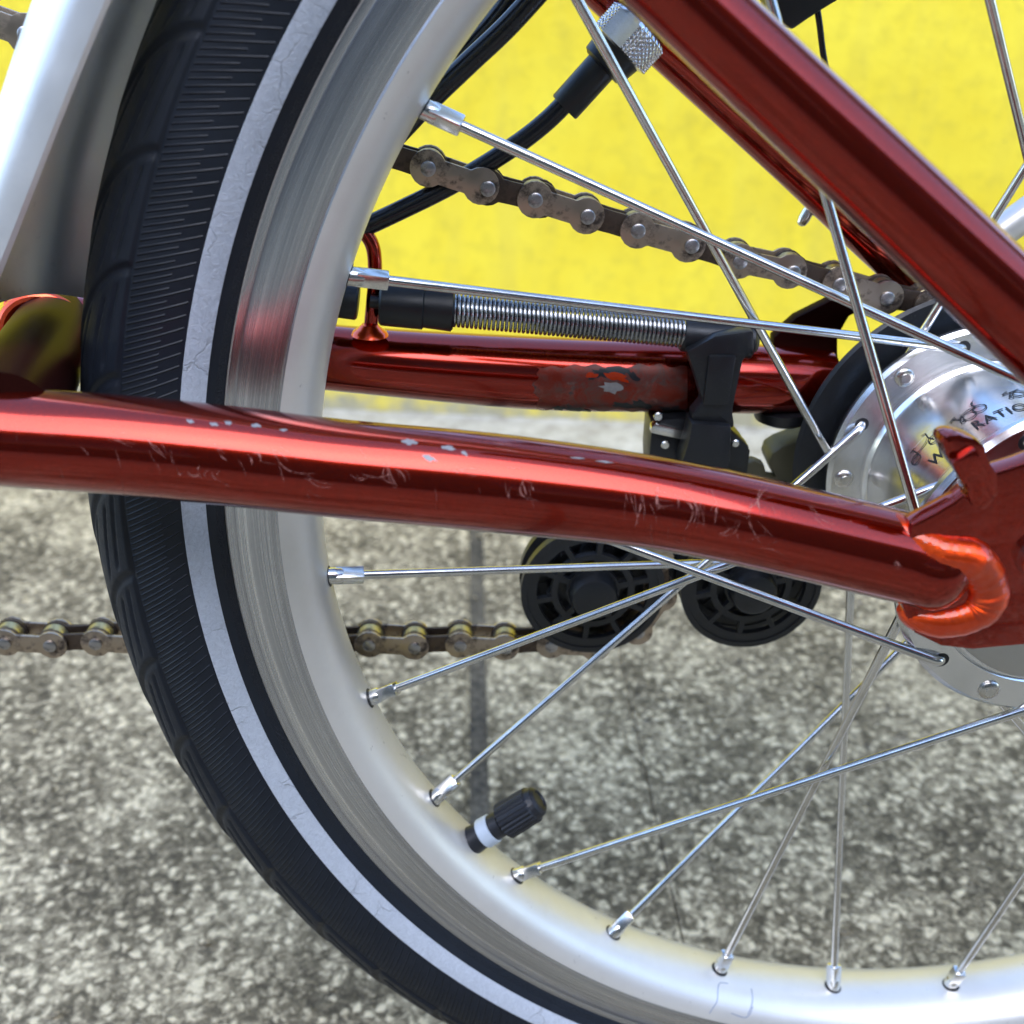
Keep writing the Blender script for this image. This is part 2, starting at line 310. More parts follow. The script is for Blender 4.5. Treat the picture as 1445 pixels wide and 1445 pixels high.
ys = [-2.5, -1.75, -1.0, -.25, 1.55]
for i in range(len(JX) - 1):
    g0 = .0040; g1 = .0040
    if abs(JX[i] + .052) < 1e-6: g0 = .0002
    if abs(JX[i + 1] + .052) < 1e-6: g1 = .0002
    for j in range(len(ys) - 1): slab(JX[i] + g0, JX[i + 1] - g1, ys[j] + .004, ys[j + 1] - .004, .0012 if min(g0, g1) < .001 else .004)
b = bmesh.new()
for k in range(700):
    x, y = random.uniform(-.55, .25), random.uniform(-.05, .54); r_ = abs(random.gauss(0, .0009)) + .0004
    mt = Matrix.Translation((x, y, r_ * .35)) @ Matrix.Rotation(random.uniform(0, 6.3), 4, 'Z') @ Matrix.Diagonal((r_ * random.uniform(.8, 1.7), r_, r_ * .7, 1))
    bmesh.ops.create_icosphere(b, subdivisions=1, radius=1., matrix=mt)
me = bpy.data.meshes.new('grit'); b.to_mesh(me); b.free(); gr = link('grit', me, M_pave); gr['kind'] = 'stuff'
es = bmesh.new(); ca, sa = math.cos(WA), math.sin(WA)
def wp_(x, d, z): return (x * ca + d * sa, .570 + x * sa - d * ca, z)
pts = [(-2.5 + .05 * k, .075 + .012 * math.sin(k * .9) + .008 * math.sin(k * 2.3)) for k in range(101)]
for (xa, da), (xb, db) in zip(pts[:-1], pts[1:]):
    v0, v1, v2, v3 = (es.verts.new(wp_(*q_)) for q_ in ((xa, da, .0012), (xb, db, .0012), (xb, 0, .0035), (xa, 0, .0035))); es.faces.new((v0, v1, v2, v3))
bmesh.ops.remove_doubles(es, verts=es.verts, dist=1e-5); me = bpy.data.meshes.new('mortar_strip'); es.to_mesh(me); es.free(); link('mortar_strip', me, M_mortar, pv)
wl = empty('wall')
wl['label'] = 'bright yellow painted rendered wall behind the bicycle'; wl['category'] = 'wall'
L = 6.0; wl.location = (0, .570, 0); wl.rotation_euler.z = WA
b = bmesh.new(); nx, nz = 160, 60; gridv = {}
for i in range(nx + 1):
    for k in range(nz + 1):
        x = -L + 2 * L * i / nx; z = -.02 + .54 * k / nz
        gridv[i, k] = b.verts.new((x, .0025 * math.sin(x * 9 + z * 7) * math.sin(z * 11 - x * 3), z))
for i in range(nx):
    for k in range(nz): b.faces.new((gridv[i, k], gridv[i + 1, k], gridv[i + 1, k + 1], gridv[i, k + 1]))
me = bpy.data.meshes.new('render_face'); b.to_mesh(me); b.free(); me.polygons.foreach_set('use_smooth', [True] * len(me.polygons)); link('render_face', me, M_wall, wl)
g = G().box((0, 105, 255), (6000, 0, 0), (0, 98, 0), (0, 0, 268), 8); obj('wall_body', g, M_wall, wl, dz=0)

fb = empty('reflection_blocker'); fb['category'] = 'reflection_blocker'; fb['label'] = 'unseen dark block added behind the camera to darken reflections in the metal'  # unseen block added behind the camera to darken reflections and cut the low sky
obj('blocker_body', G().box((0, -3000, 1350), (7000, 0, 0), (0, 100, 0), (0, 0, 1350)), M_face, fb, dz=0)
for k in range(-4, 5):
    obj('blocker_pane', G().box((k * 1500 + 300, -2890, 1500), (430, 0, 0), (0, 25, 0), (0, 0, 620), 8), M_pane, fb, dz=0)
# ------------------------------------------------------------------ the bicycle
bike = empty('bicycle'); bike['category'] = 'bicycle'
bike['label'] = 'folding bicycle with flame red lacquered rear frame and small silver spoked wheel'

# ---- rear wheel
wheel = empty('rear_wheel', bike); wheel.location = (0, 0, HUB_Z * 1e-3)
def wobj(name, g, mat, label=None, sharp=35): return obj(name, g, mat, wheel, label, dz=0, sharp=sharp)
# tyre
TH = np.concatenate([np.arange(-95, 112, .5), np.arange(112, 265, .1)]); nT = len(TH)
PH = np.concatenate([np.linspace(-140, -20, 40), np.linspace(-18, 78, 97), np.linspace(80, 140, 31)]); nP = len(PH)
RC, RA = 194.0, 17.85
T, Pm = np.meshgrid(TH, PH, indexing='ij')
def sstep(a, b, x): t = np.clip((x - a) / (b - a), 0, 1); return t * t * (3 - 2 * t)
def groove(d, w_): return np.clip(1 - np.abs(d) / w_, 0, 1) ** .7
def side(T, P, off):
    P0 = 360 / 56; bb = 68.5
    q0 = np.maximum(0, 67 - P); u = ((T - 155.4 - off) - q0 * .045 - q0 * q0 * .0016) / P0; fr = u - np.floor(u)
    inside = 1 - sstep(bb - 1, bb + 1.2, P)
    h = inside * (.28 + .42 * fr * (1 - sstep(.90, 1.0, fr)) * sstep(2, 30, P))
    notch = groove((np.minimum(fr, 1 - fr)) * P0, .42) * sstep(12, 26, P) * inside
    l1 = groove(P - (61.5 - 5 * fr), 2.0) * sstep(.08, .16, fr) * (1 - sstep(.80, .9, fr))
    l2 = groove(P - (54 - 11 * fr), 2.0) * sstep(.12, .2, fr) * (1 - sstep(.72, .9, fr))
    edge = groove(P - (bb + .8), 1.5)
    l3 = groove(P - (42 - 34 * fr), 2.6) * sstep(.05, .15, fr) * (1 - sstep(.85, .95, fr))
    return h - .38 * notch -   .50 * l1 - .55 * l2 - .25 * edge - .55 * l3
H = np.where(Pm >= 0, side(T, Pm, 0.), side(T, -Pm, 3.2)) 
rr = RA + H * 1.0; a, ph_ = np.radians(T), np.radians(Pm)
RR = RC + rr * np.cos(ph_); X = np.stack([RR * np.cos(a), -rr * np.sin(ph_), RR * np.sin(a)], -1).reshape(-1, 3) * 1e-3
i, j = np.meshgrid(np.arange(nT), np.arange(nP - 1), indexing='ij'); i2 = (i + 1) % nT
Fq = np.stack([i * nP + j, i * nP + j + 1, i2 * nP + j + 1, i2 * nP + j], -1).reshape(-1, 4)
me = bpy.data.meshes.new('tyre'); me.vertices.add(len(X)); me.vertices.foreach_set('co', X.ravel()); me.loops.add(Fq.size); me.loops.foreach_set('vertex_index', Fq.ravel())
me.polygons.add(len(Fq)); me.polygons.foreach_set('loop_start', np.arange(len(Fq)) * 4); me.polygons.foreach_set('use_smooth', np.ones(len(Fq), bool))
me.update(calc_edges=True); me.validate(); uvl = me.uv_layers.new(name='UVMap')
U = np.stack([T / 360. + .5, Pm / 360. + .5], -1).reshape(-1, 2)[Fq.ravel()]; uvl.data.foreach_set('uv', U.astype(np.float32).ravel())
tyre = link('tyre', me, M_tyre, wheel)
# reflective band moulded to the sidewall
g = G(); prof = []
for k in range(13):
    pp = R(108.5 + (124.5 - 108.5) * k / 12); r_ = RA + .16; prof.append((RC + r_ * math.cos(pp), -r_ * math.sin(pp)))
g.lathe([(RC + RA * math.cos(R(108.3)), -RA * math.sin(R(108.3)))] + prof + [(RC + RA * math.cos(R(124.7)), -RA * math.sin(R(124.7)))], 720)
wobj('reflective_stripe', g, M_band)
# rim: bed, sloping flanks, brake tracks
YW = 12.2
half = [(161.8, 0), (161.9, 2.5), (162.5, 5.2), (163.8, 8.0), (165.6, 10.2), (167.4, 11.5), (169.3, YW - .05)]
g = G(); g.lathe([(r, -y) for r, y in half[::-1]] + half[1:], 360)
g.lathe([(180.3, YW), (180.7, YW - .4), (180.5, YW - 1.2), (176, YW - 1.4), (174.0, 6), (174.0, -6), (176, -YW + 1.4), (180.5, -YW + 1.2), (180.7, -YW + .4), (180.3, -YW)], 360)
rim = wobj('rim', g, M_rim, sharp=60)
for s_ in (-1, 1):
    g = G(); y = s_ * YW
    pr = [(169.3, y - s_ * .05), (169.7, y - s_ * .25), (170.1, y - s_ * .02), (174, y - s_ * .12), (178.2, y), (178.6, y - s_ * .18), (179.0, y), (180.3, y)]
    g.lathe(pr if s_ < 0 else pr[::-1], 360); wobj('brake_track', g, M_track)
# pen scribbles on the rim's inner flank
def on_rim(x, y):
    d = (x - 722.5) / FPX * CR - (y - 722.5) / FPX * CU + CF; ts = np.linspace(200, 420, 8000); Q = CAM + ts[:, None] * d; r_ = np.hypot(Q[:, 0], Q[:, 2]); yy = np.abs(Q[:, 1])
    pr = np.interp(yy, [h[1] for h in half], [h[0] for h in half]); ok = np.where((r_ > pr) & (yy < 12.1) & (Q[:, 2] < -100))[0]; q_ = Q[ok[0]]; rr_ = np.hypot(q_[0], q_[2]); return q_ * np.array([1 - .06 / rr_, 1, 1 - .06 / rr_]) + [0, -.03, 0]
for st in ([(1027, 1388), (1016, 1387), (1013, 1396), (1012, 1412), (1006, 1422), (1001, 1430)], [(1060, 1395), (1062, 1408), (1060, 1420), (1055, 1432)], [(1062, 1420), (1058, 1431), (1050, 1436), (1032, 1430)]):
    cen = [on_rim(*q_) for q_ in catmull([np.array(p_) for p_ in st], 5)]; g = G().tube(cen, .10, 6); wobj('pen_mark', g, M_pen)
# hub
HR = 33.5; YN, YF = -26.0, 24.0
def flange(yface_in, yface_out, sgn):
    g = G(); a_, b_ = yface_in, yface_out; s_ = 1 if b_ > a_ else -1
    g.lathe([(29.0, a_), (36.6, a_), (37.6, a_ + s_ * .9), (37.6, b_ - s_ * 1.0), (36.5, b_), (29.6, b_), (29.2, b_ - s_ * .35), (28.8, b_), (20, b_)], 220); return g
def recalc(me):
    b = bmesh.new(); b.from_mesh(me); bmesh.ops.recalc_face_normals(b, faces=b.faces); b.to_mesh(me); b.free()
for nm, gg, mt in (('hub_flange', flange(-24.2, -27.4, -1), M_hub), ('hub_flange', flange(22.5, 25.6, 1), M_hub)):
    o = wobj(nm, gg, mt); recalc(o.data)
g = G().lathe([(29.4, 22.45), (29.4, 20.6), (28.9, 20.1), (28.5, 19.6), (28.45, 10), (28.4, -2), (28.5, -18), (29.0, -20), (29.6, -22), (29.6, -24.2)], 220)
o = wobj('hub_shell', g, M_hub); recalc(o.data)
g = G().lathe([(28.2, -27.3), (28.0, -28.2), (27.2, -28.7), (16, -29.2), (9, -29.6), (9, -48), (4.7, -48), (4.7, -66), (.05, -66)], 120); o = wobj('hub_end_cap', g, M_hubm); recalc(o.data)
g = G().lathe([(42.4, 33), (43.6, 32.6), (44.0, 31.6), (43.2, 30.8), (38, 30.6), (29, 29.5), (20, 29.5), (20, 34), (38, 34), (42.4, 33)], 160); o = wobj('chain_guard_disc', g, M_plas); recalc(o.data)
g = G().lathe([(20, 26), (20, 60), (4.7, 60), (4.7, 70), (.05, 70)], 60); wobj('sprocket_carrier', g, M_plas)
# spokes: four kinds, each turned seven times
PHA = 146.588; K = 360 / 28
NEARH = 222.9; FARH = 106.2; HS = 360 / 14
def pol(r, deg, y): return np.array([r * math.cos(R(deg)), y, r * math.sin(R(deg))])
def nearest(target, base): return base + round((target - base) / HS) * HS
gn = G().rod((2.6, 0, 0), (-4, 0, 0), [(0, 2.0), (4.6, 2.0), (6.2, 1.95), (7.0, 1.5)], 24)
bq = bmesh.new(); gn.box((-5.6, 0, 0), (3.4, 0, 0), (0, 1.62, 0), (0, 0, 1.62), .50)
MN = gn.mesh('nipple', 0, 30)
for k0, face in ((0, 'near_in'), (2, 'near_out'), (1, 'far_in'), (3, 'far_out')):
    thn = PHA + k0 * K
    if face == 'near_in': h = nearest(thn - 52, NEARH); ya, yb = -28.4, -22.9
    if face == 'near_out': h = nearest(thn + 51, NEARH); ya, yb = -22.8, -28.8
    if face == 'far_in': h = nearest(thn - 53, FARH); ya, yb = 26.8, 21.4
    if face == 'far_out': h = nearest(thn + 50, FARH); ya, yb = 21.2, 26.8
    hole = pol(HR, h, 0); nb = pol(161.2, thn, 0.0)
    e = hole + [0, yb, 0]; d = nb - e; Ls = np.linalg.norm(d); d = d / Ls
    a_ = hole + [0, ya, 0]
    mid = hole + np.array([0, yb + (ya - yb) * .28, 0])
    path = [a_, hole + np.array([0, (ya + yb) / 2, 0])] + catmull([mid, e + d * 1.5 + np.array([0, (ya - yb) * .03, 0]), e + d * 5], 6)[0:] 
    ends = [e + d * t for t in np.linspace(8, Ls - 3, 10)]
    P_ = path + ends; rad = [1.08] * (len(path)) + [1.05, 1.0, .98, .95, .93, .93, .93, .95, 1.0, 1.0]
    g = G().tube(P_, np.array(rad) * 1.09, 14)
    ms = g.mesh('spoke', 0)
    hd = np.sign(ya - yb); yh = {'near_in': -27.4, 'near_out': -24.2, 'far_in': 25.6, 'far_out': 22.5}[face]
    g = G().rod(hole + [0, yh - hd * .4, 0], hole + [0, yh + hd * 2, 0], [(0, 2.4), (.7, 2.4), (1.05, 2.1), (1.3, 1.3), (1.38, .02)], 20); mh = g.mesh('spoke_head', 0)
    g = G().rod(pol(161.75, thn, 0) + pol(.05, thn, 0), pol(160, thn, 0), [(0, 2.5), (.12, 2.5)], 20); me_h = g.mesh('nipple_hole', 0)
    g = None
    for j_ in range(7):
        ang = -j_ * 360 / 7
        for nm, me_, mt in (('spoke', ms, M_spoke), ('spoke_head', mh, M_rivet), ('nipple_hole', me_h, M_ink_shade)):
            o = link(nm, me_, mt, wheel); o.rotation_euler.y = R(ang)
        rm = Matrix.Rotation(R(ang), 3, 'Y'); nd = (rm @ Vector(d)).normalized(); n0 = rm @ Vector(nb + d * 1.5)
        fc = Vector((.05, -.58, .81)); fc = (fc - nd * fc.dot(nd)).normalized(); fc.rotate(Matrix.Rotation(random.uniform(-.45, .45), 3, nd)); sd_ = nd.cross(fc)
        o = link('nipple', MN, M_nip, wheel); o.matrix_local = Matrix([[nd[i], fc[i], sd_[i], n0[i] * 1e-3] for i in range(3)] + [[0, 0, 0, 1]])
# spoke holes: black discs on the flange faces paint in the recess shade
def hole_mesh(y, s_):
    g = G().lathe([(.05, y), (1.7, y), (2.0, y - s_ * .12)], 20); return g
for j_ in range(7):
    for hb, y, s_ in ((NEARH, -27.4, 1), (FARH, 22.5, 1)):
        hdeg = hb + j_ * 2 * HS; c = pol(HR, hdeg, 0)
        g = G().rod(c + [0, y - .10, 0], c + [0, y + 2, 0], [(0, 1.7), (.05, 1.75), (.3, 1.75)], 18); wobj('spoke_hole', g, M_ink_shade)
# valve
va = 217.3; d = pol(1, va, 0); u0 = pol(161.5, va, 0)
def vp(t): return u0 - d * t
g = G().rod(vp(-2), vp(10), [(0, 3.9), (2.0, 3.9), (3.6, 3.7), (11.5, 3.6)], 32); wobj('valve_stem', g, M_rub)
g = G().rod(vp(3.0), vp(8), [(0, 3.95), (.25, 4.15), (3.4, 4.05), (3.6, 3.8)], 40); wobj('valve_collar', g, M_white)
g = G(); seg = 96; prof = [(10.0, 3.7), (10.4, 4.85), (19.6, 4.65), (20.0, 4.3), (21.4, 4.0), (22.2, 3.2), (22.3, 2.7), (21.8, 2.3), (21.7, .02)]
u_ = np.array([0, 1., 0]); w_ = np.cross(d, u_); V = []; F = []
for ti, (t, r_) in enumerate(prof):
    for k in range(seg):
        rr_ = r_ * (1 + (.055 if (k % 4) in (0, 1) and ti in (1, 2) else 0)); aa = 2 * math.pi * k / seg
        V.append(vp(t) + rr_ * (math.cos(aa) * u_ + math.sin(aa) * w_))
for i_ in range(len(prof) - 1):
    for k in range(seg): l = (k + 1) % seg; F.append((i_ * seg + k, i_ * seg + l, (i_ + 1) * seg + l, (i_ + 1) * seg + k))
g.add(V, F); o = wobj('valve_cap', g, M_rub, sharp=30); recalc(o.data)
# hub print: folding-bicycle pictograms and lettering, bent round the shell
SR = 28.62
def wrap(pts, th0, y0): return [pol(SR, th0 - math.degrees(sx / SR), y0 + sy) for sx, sy in pts]
def text_mesh(txt, size):
    cu = bpy.data.curves.new('t', 'FONT'); cu.body = txt; cu.size = size; cu.resolution_u = 4; cu.space_character = 1.12; cu.offset = .035
    to = bpy.data.objects.new('t', cu); scn.collection.objects.link(to); dg = bpy.context.evaluated_depsgraph_get(); em = to.evaluated_get(dg).to_mesh()
    V = [(v.co.x, v.co.y) for v in em.vertices]; F = [tuple(p.vertices) for p in em.polygons]; to.evaluated_get(dg).to_mesh_clear()
    bpy.data.objects.remove(to); bpy.data.curves.remove(cu); return V, F
V, F = text_mesh('WIDE RATIO', 3.9); xs = [q[0] for q in V]; sc_ = (math.radians(150.2 - 102.2) * SR) / (max(xs) - min(xs))
g = G().add(wrap([((x - min(xs)) * sc_, y * 1.2) for x, y in V], 150.2, -6.3), F); wobj('hub_lettering', g, M_ink_shade)
def stroke(g, pts, w_, th0, y0, closed=False):
    pts = np.array(pts, float); n = len(pts); V = []
    for i_ in range(n):
        t = pts[(i_ + 1) % n if closed else min(i_ + 1, n - 1)] - pts[i_ - 1 if closed else max(i_ - 1, 0)]
        t /= np.linalg.norm(t); nn = np.array([-t[1], t[0]]) * w_ / 2; V += [pts[i_] + nn, pts[i_] - nn]
    F = [(2 * i_, 2 * i_ + 1, (2 * i_ + 3) % (2 * n), (2 * i_ + 2) % (2 * n)) for i_ in range(n if closed else n - 1)]
    g.add(wrap(V, th0, y0), F)
def ring(cx, cy, r_): return [(cx + r_ * math.cos(q_), cy + r_ * math.sin(q_)) for q_ in np.linspace(0, 2 * math.pi, 20, endpoint=False)]
def pictogram(kind, th0, y0):
    g = G(); s_ = .30
    def S(p, closed=False): stroke(g, [(u_ * 1.15, v_ * 1.1) for u_, v_ in p], .31, th0, y0, closed)
    if kind == 0:      # unfolded
        S(ring(-2.6, 0, 1.15), True); S(ring(2.6, 0, 1.15), True); S([(-2.6, .3), (-1.0, .9), (.8, 1.0), (2.0, 1.9), (2.6, 0)]); S([(2.0, 1.9), (2.2, 3.6), (1.4, 4.0)]); S([(-1.5, .9), (-1.9, 3.0)]); S([(-2.6, 3.0), (-1.2, 3.0)])
    elif kind == 1:    # half folded
        S(ring(1.5, .4, 1.3), True); S(ring(-.8, -.2, 1.3), True); S(ring(-2.5, -.9, .45), True); S([(-2.9, -.2), (-1.9, 1.2), (-.4, 1.7), (1.2, 1.9), (1.6, 1.7)]); S([(1.2, 1.9), (.9, 3.2), (1.6, 4.0)]); S([(-2.7, .3), (-3.6, 1.7)]); S([(-4.4, 1.3), (-2.9, 2.1)])
    else:              # folded
        S(ring(0, 0, 1.35), True); S(ring(.5, .1, 1.25), True); S([(-2.4, .8), (.2, 1.6), (1.3, 1.0)]); S([(-1.2, 1.9), (-2.6, .9)]); S(ring(-1.5, -.9, .4), True); S([(.2, 1.6), (1.2, 2.2)])
    wobj('hub_pictogram', g, M_ink_shade)
pictogram(0, 147.5, 1.2); pictogram(1, 121.5, .4); pictogram(2, 100.0, 1.9)

# ---- rear frame
frame = empty('rear_frame', bike)
def fobj(name, g, mat=M_frame, label=None, sharp=35): return obj(name, g, mat, frame, label, sharp=sharp)
def tube_px(pts, ext=None):
    """pts: (x, y, width in px, depth Y) along a tube -> centre line and radii"""
    P_, r_ = [], []
    for x, y, wd, Y in pts: q_ = at(x, y, Y); P_.append(q_); r_.append(wd * depth(q_) / FPX / 2)
    t = catmull([np.append(p_, s_) for p_, s_ in zip(P_, r_)], 10); t = np.array(t); return t[:, :3], t[:, 3]
# near chainstay, closed domed end
cp, cr_ = tube_px([(-140, 598, 141, -40), (0, 615.5, 141, -40), (160, 627, 142, -40.3), (320, 643, 142, -40.6), (480, 661.5, 140, -41), (719, 684, 140, -42.5), (960, 716, 131, -45), (1240, 778, 131, -48), (1318, 799, 128, -50)])
dd = cp[-1] - cp[-3]; dd /= np.linalg.norm(dd); r0 = cr_[-1]
dome = [(t, r0 * math.sqrt(max(0, 1 - (t / (r0 * .8)) ** 2)) if t else r0) for t in (r0 * .22, r0 * .42, r0 * .58, r0 * .7, r0 * .77, r0 * .8)]
cp = list(cp) + [cp[-1] + dd * t for t, _ in dome]; cr_ = list(cr_) + [max(q_, .1) for _, q_ in dome]
NC, NR = np.array(cp), np.array(cr_)
fobj('chainstay', G().tube(cp, cr_, 64), label='near chainstay, scuffed and chipped')
# far chainstay
fp, fr_ = tube_px([(20, 452, 92, 42), (110, 462, 92, 42), (300, 486, 92, 42), (506, 508, 94, 42), (750, 526, 103, 43), (924, 531, 101, 44), (1101, 536, 97, 45), (1165, 540, 92, 45.5)])
fobj('chainstay', G().tube(fp, fr_, 64), label='far chainstay with worn dark sticker')
FC, FR = fp, fr_
# bridge tube between the stays ahead of the tyre
a_, b_ = at(8, 590, -38), at(80, 462, 40)
fobj('bridge_tube', G().tube(catmull([a_ + (a_ - b_) * .05, a_ * .6 + b_ * .4, b_], 8), [9.4] * 17, 40), M_shaded)
fobj('weld_bead', G().tube([b_ + 9.9 * (math.cos(q_) * np.array([1, 0, 0]) + math.sin(q_) * np.array([0, 0, 1])) + [0, -8, 0] for q_ in np.linspace(0, 2 * math.pi, 40, endpoint=False)], 1.5, 10, closed=True), M_weld)
# seat stays
sp_, sr_ = tube_px([(780, -180, 120, -43), (956, -13, 121, -45), (1083, 107, 123, -47), (1211, 227, 125, -49.5), (1361, 369, 127, -52.5), (1520, 519, 129, -55), (1640, 630, 129, -57)])
fobj('seat_stay', G().tube(sp_, sr_, 64), label='near seat stay, out of focus')
sp_, sr_ = tube_px([(820, -62, 88, 48), (926, 36, 88, 48), (1031, 132, 88, 49), (1140, 232, 88, 50), (1235, 322, 88, 51), (1330, 408, 88, 52)])
fobj('seat_stay', G().tube(sp_, sr_, 40), label='far seat stay')
# dropouts
plate = [(1284, 738), (1310, 725), (1345, 705), (1362, 690), (1400, 664), (1445, 650), (1540, 610), (1680, 600), (1760, 760), (1740, 860), (1600, 892), (1445, 906), (1370, 913), (1325, 908), (1288, 890), (1276, 866), (1268, 846), (1270, 800)]
fobj('dropout', G().prism(poly_at(plate, -53), -54, -49.5, .7), label='near dropout plate')
tab = [(1321, 617), (1325, 609), (1334, 606), (1347, 605), (1370, 611), (1383, 622), (1388, 641), (1400, 661), (1402, 690), (1382, 714), (1364, 708), (1358, 692), (1357, 678), (1348, 665), (1336, 650), (1326, 633)]
fobj('dropout_tab', G().prism(poly_at(tab, -55), -57.5, -52.5, 1.1))
fobj('tab_lip', G().box(at(1364, 655, -57.8), (at(1376, 640, -57.8) - at(1342, 660, -57.8)) * .5, np.array([0, 1.6, 0]), (at(1378, 682, -57.8) - at(1364, 655, -57.8)) * .6, .7))
# weld round the stay's end, with a UV along its length for the ripples
def weld(path, rads, parent, name='weld_bead', seg=20):
    path = np.array(path); rads = np.array(rads); n = len(path)
    for i_ in range(n): path[i_] += 0; rads[i_] *= 1 + .011 * math.sin(i_ * 1.25) * (.4 + .6 * math.sin(math.pi * i_ / n)) + .012 * math.sin(i_ * .55) + .02 * math.sin(i_ * .23)
    g = G().tube(path, rads, seg); me = g.mesh(name); uvl = me.uv_layers.new(name='UVMap')
    for lp in me.loops: 
        vi = lp.vertex_index; uvl.data[lp.index].uv = (vi // seg / 9.0, vi % seg / seg)
    return link(name, me, M_weld, parent)
def on_tube(PC, PR, x, y, lift=.04):
    """first hit of the photograph's ray through (x, y) with a tube -> point and outward normal"""
    d = (x - 722.5) / FPX * CR - (y - 722.5) / FPX * CU + CF; d /= np.linalg.norm(d)
    ts = np.linspace(120, 360, 2400); Q = CAM + ts[:, None] * d
    D = np.linalg.norm(Q[:, None, :] - PC[None, ::2, :], axis=2); 
    A, B_ = PC[:-1], PC[1:]; AB = B_ - A; best = np.full(len(ts), 1e9); idx = np.zeros(len(ts), int); tt = np.zeros(len(ts))
    k0 = np.argsort(D.min(0))[:6] * 2; ks = [k for k in range(max(0, k0.min() - 3), min(len(A), k0.max() + 3))]
    for k in ks:
        u = np.clip(((Q - A[k]) @ AB[k]) / (AB[k] @ AB[k]), 0, 1); dist = np.linalg.norm(Q - A[k] - u[:, None] * AB[k], axis=1) - (PR[k] * (1 - u) + PR[k + 1] * u)
        mk = dist < best; best[mk] = dist[mk]; idx[mk] = k; tt[mk] = u[mk]
    hit = np.where(best < 0)[0]; h = hit[0] if len(hit) else best.argmin(); c = A[idx[h]] + AB[idx[h]] * tt[h]; n = Q[h] - c; n /= np.linalg.norm(n)
    return c + n * (PR[idx[h]] + lift), n
wp = [(1244, 708, 26, 0), (1262, 722, 40, 0), (1284, 740, 50, 0), (1310, 757, 56, 0), (1338, 771, 62, 0), (1364, 787, 64, -53.6), (1386, 811, 62, -53.0), (1391, 838, 62, -52.8), (1377, 859, 60, -52.6), (1349, 871, 56, -52.4), (1316, 874, 50, -52.2), (1288, 868, 38, -52), (1272, 856, 18, -51.8)]
wpp = [on_tube(NC, NR, x, y, -2.7)[0] if Y == 0 else at(x, y, Y) for x, y, w2, Y in wp]
wt = np.array(catmull([np.append(p_, w2 * depth(p_) / FPX / 2) for p_, (x, y, w2, Y) in zip(wpp, wp)], 12)); weld(wt[:, :3], wt[:, 3], frame)
g = G().rod(at(1472, 785, -54) + [0, -3.2, 0], at(1472, 785, -54), [(0, 3.0), (.4, 4.6), (2.4, 4.8), (3.3, 4.8)], 36); fobj('axle_tab_washer', g, M_nip)
# far dropout: curved arm, its shade painted in as dark lacquer, beyond the far stay
arm = [(1088, 500), (1092, 470), (1120, 445), (1165, 425), (1205, 398), (1330, 400), (1420, 520), (1420, 660), (1200, 640), (1190, 540), (1172, 500), (1178, 470), (1196, 448), (1225, 440), (1250, 455), (1300, 470), (1250, 440), (1216, 432), (1190, 445), (1165, 480)]
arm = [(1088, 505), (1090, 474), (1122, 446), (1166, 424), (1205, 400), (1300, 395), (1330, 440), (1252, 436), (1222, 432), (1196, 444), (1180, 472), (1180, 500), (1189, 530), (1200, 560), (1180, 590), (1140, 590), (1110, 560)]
fobj('dropout', G().prism(poly_at(arm, 50), 48.5, 53, .6), M_shaded, label='far dropout arm, shade put into its colour')
# chips and scuffs
def chip(PC, PR, x, y, rx, ry, ang, name='paint_chip', mat=M_chip, lift=.05):
    pts = []; n = 14
    for k in range(n):
        a = 2 * math.pi * k / n; s_ = 1 + random.uniform(-.42, .35); px, py = rx * math.cos(a) * s_, ry * math.sin(a) * s_
        pts.append((x + px * math.cos(ang) - py * math.sin(ang), y + px * math.sin(ang) + py * math.cos(ang)))
    V = [on_tube(PC, PR, x, y, lift + .03)[0]] + [on_tube(PC, PR, a, b, lift)[0] for a, b in pts]
    fobj(name, G().add(V, [(0, k + 1, (k + 1) % n + 1) for k in range(n)]), mat)
for x, y, rx, ry, an in ((607, 647, 10, 4, .25), (577, 624, 10, 4.5, .05), (632, 632, 9, 3, .2), (655, 640, 7, 2.2, .5), (268, 595, 5, 3, .3), (302, 599, 6, 2.5, .2), (322, 597, 5, 3, .4), (362, 601, 7, 2.5, .1), (400, 607, 5, 2, .1), (815, 647, 9, 1.1, .1), (852, 652, 12, 1.2, .1)): chip(NC, NR, x, y, rx, ry, an)
g = G()
def scuff(x0, y0, x1, y1, bend, w_):
    pts = []
    for t in np.linspace(0, 1, 7):
        nx, ny = -(y1 - y0), x1 - x0; k = bend * math.sin(math.pi * t); pts.append((x0 + (x1 - x0) * t + nx * k, y0 + (y1 - y0) * t + ny * k))
    V = []
    for i_, (x, y) in enumerate(pts):
        l = math.hypot(x1 - x0, y1 - y0); nx, ny = -(y1 - y0) / l, (x1 - x0) / l; hw = w_ * (.25 + .75 * math.sin(math.pi * (i_ + .6) / 7.2)) / 2
        V += [on_tube(NC, NR, x + nx * hw, y + ny * hw, .035)[0], on_tube(NC, NR, x - nx * hw, y - ny * hw, .035)[0]]
    g.add(V, [(2 * i_, 2 * i_ + 1, 2 * i_ + 3, 2 * i_ + 2) for i_ in range(6)])
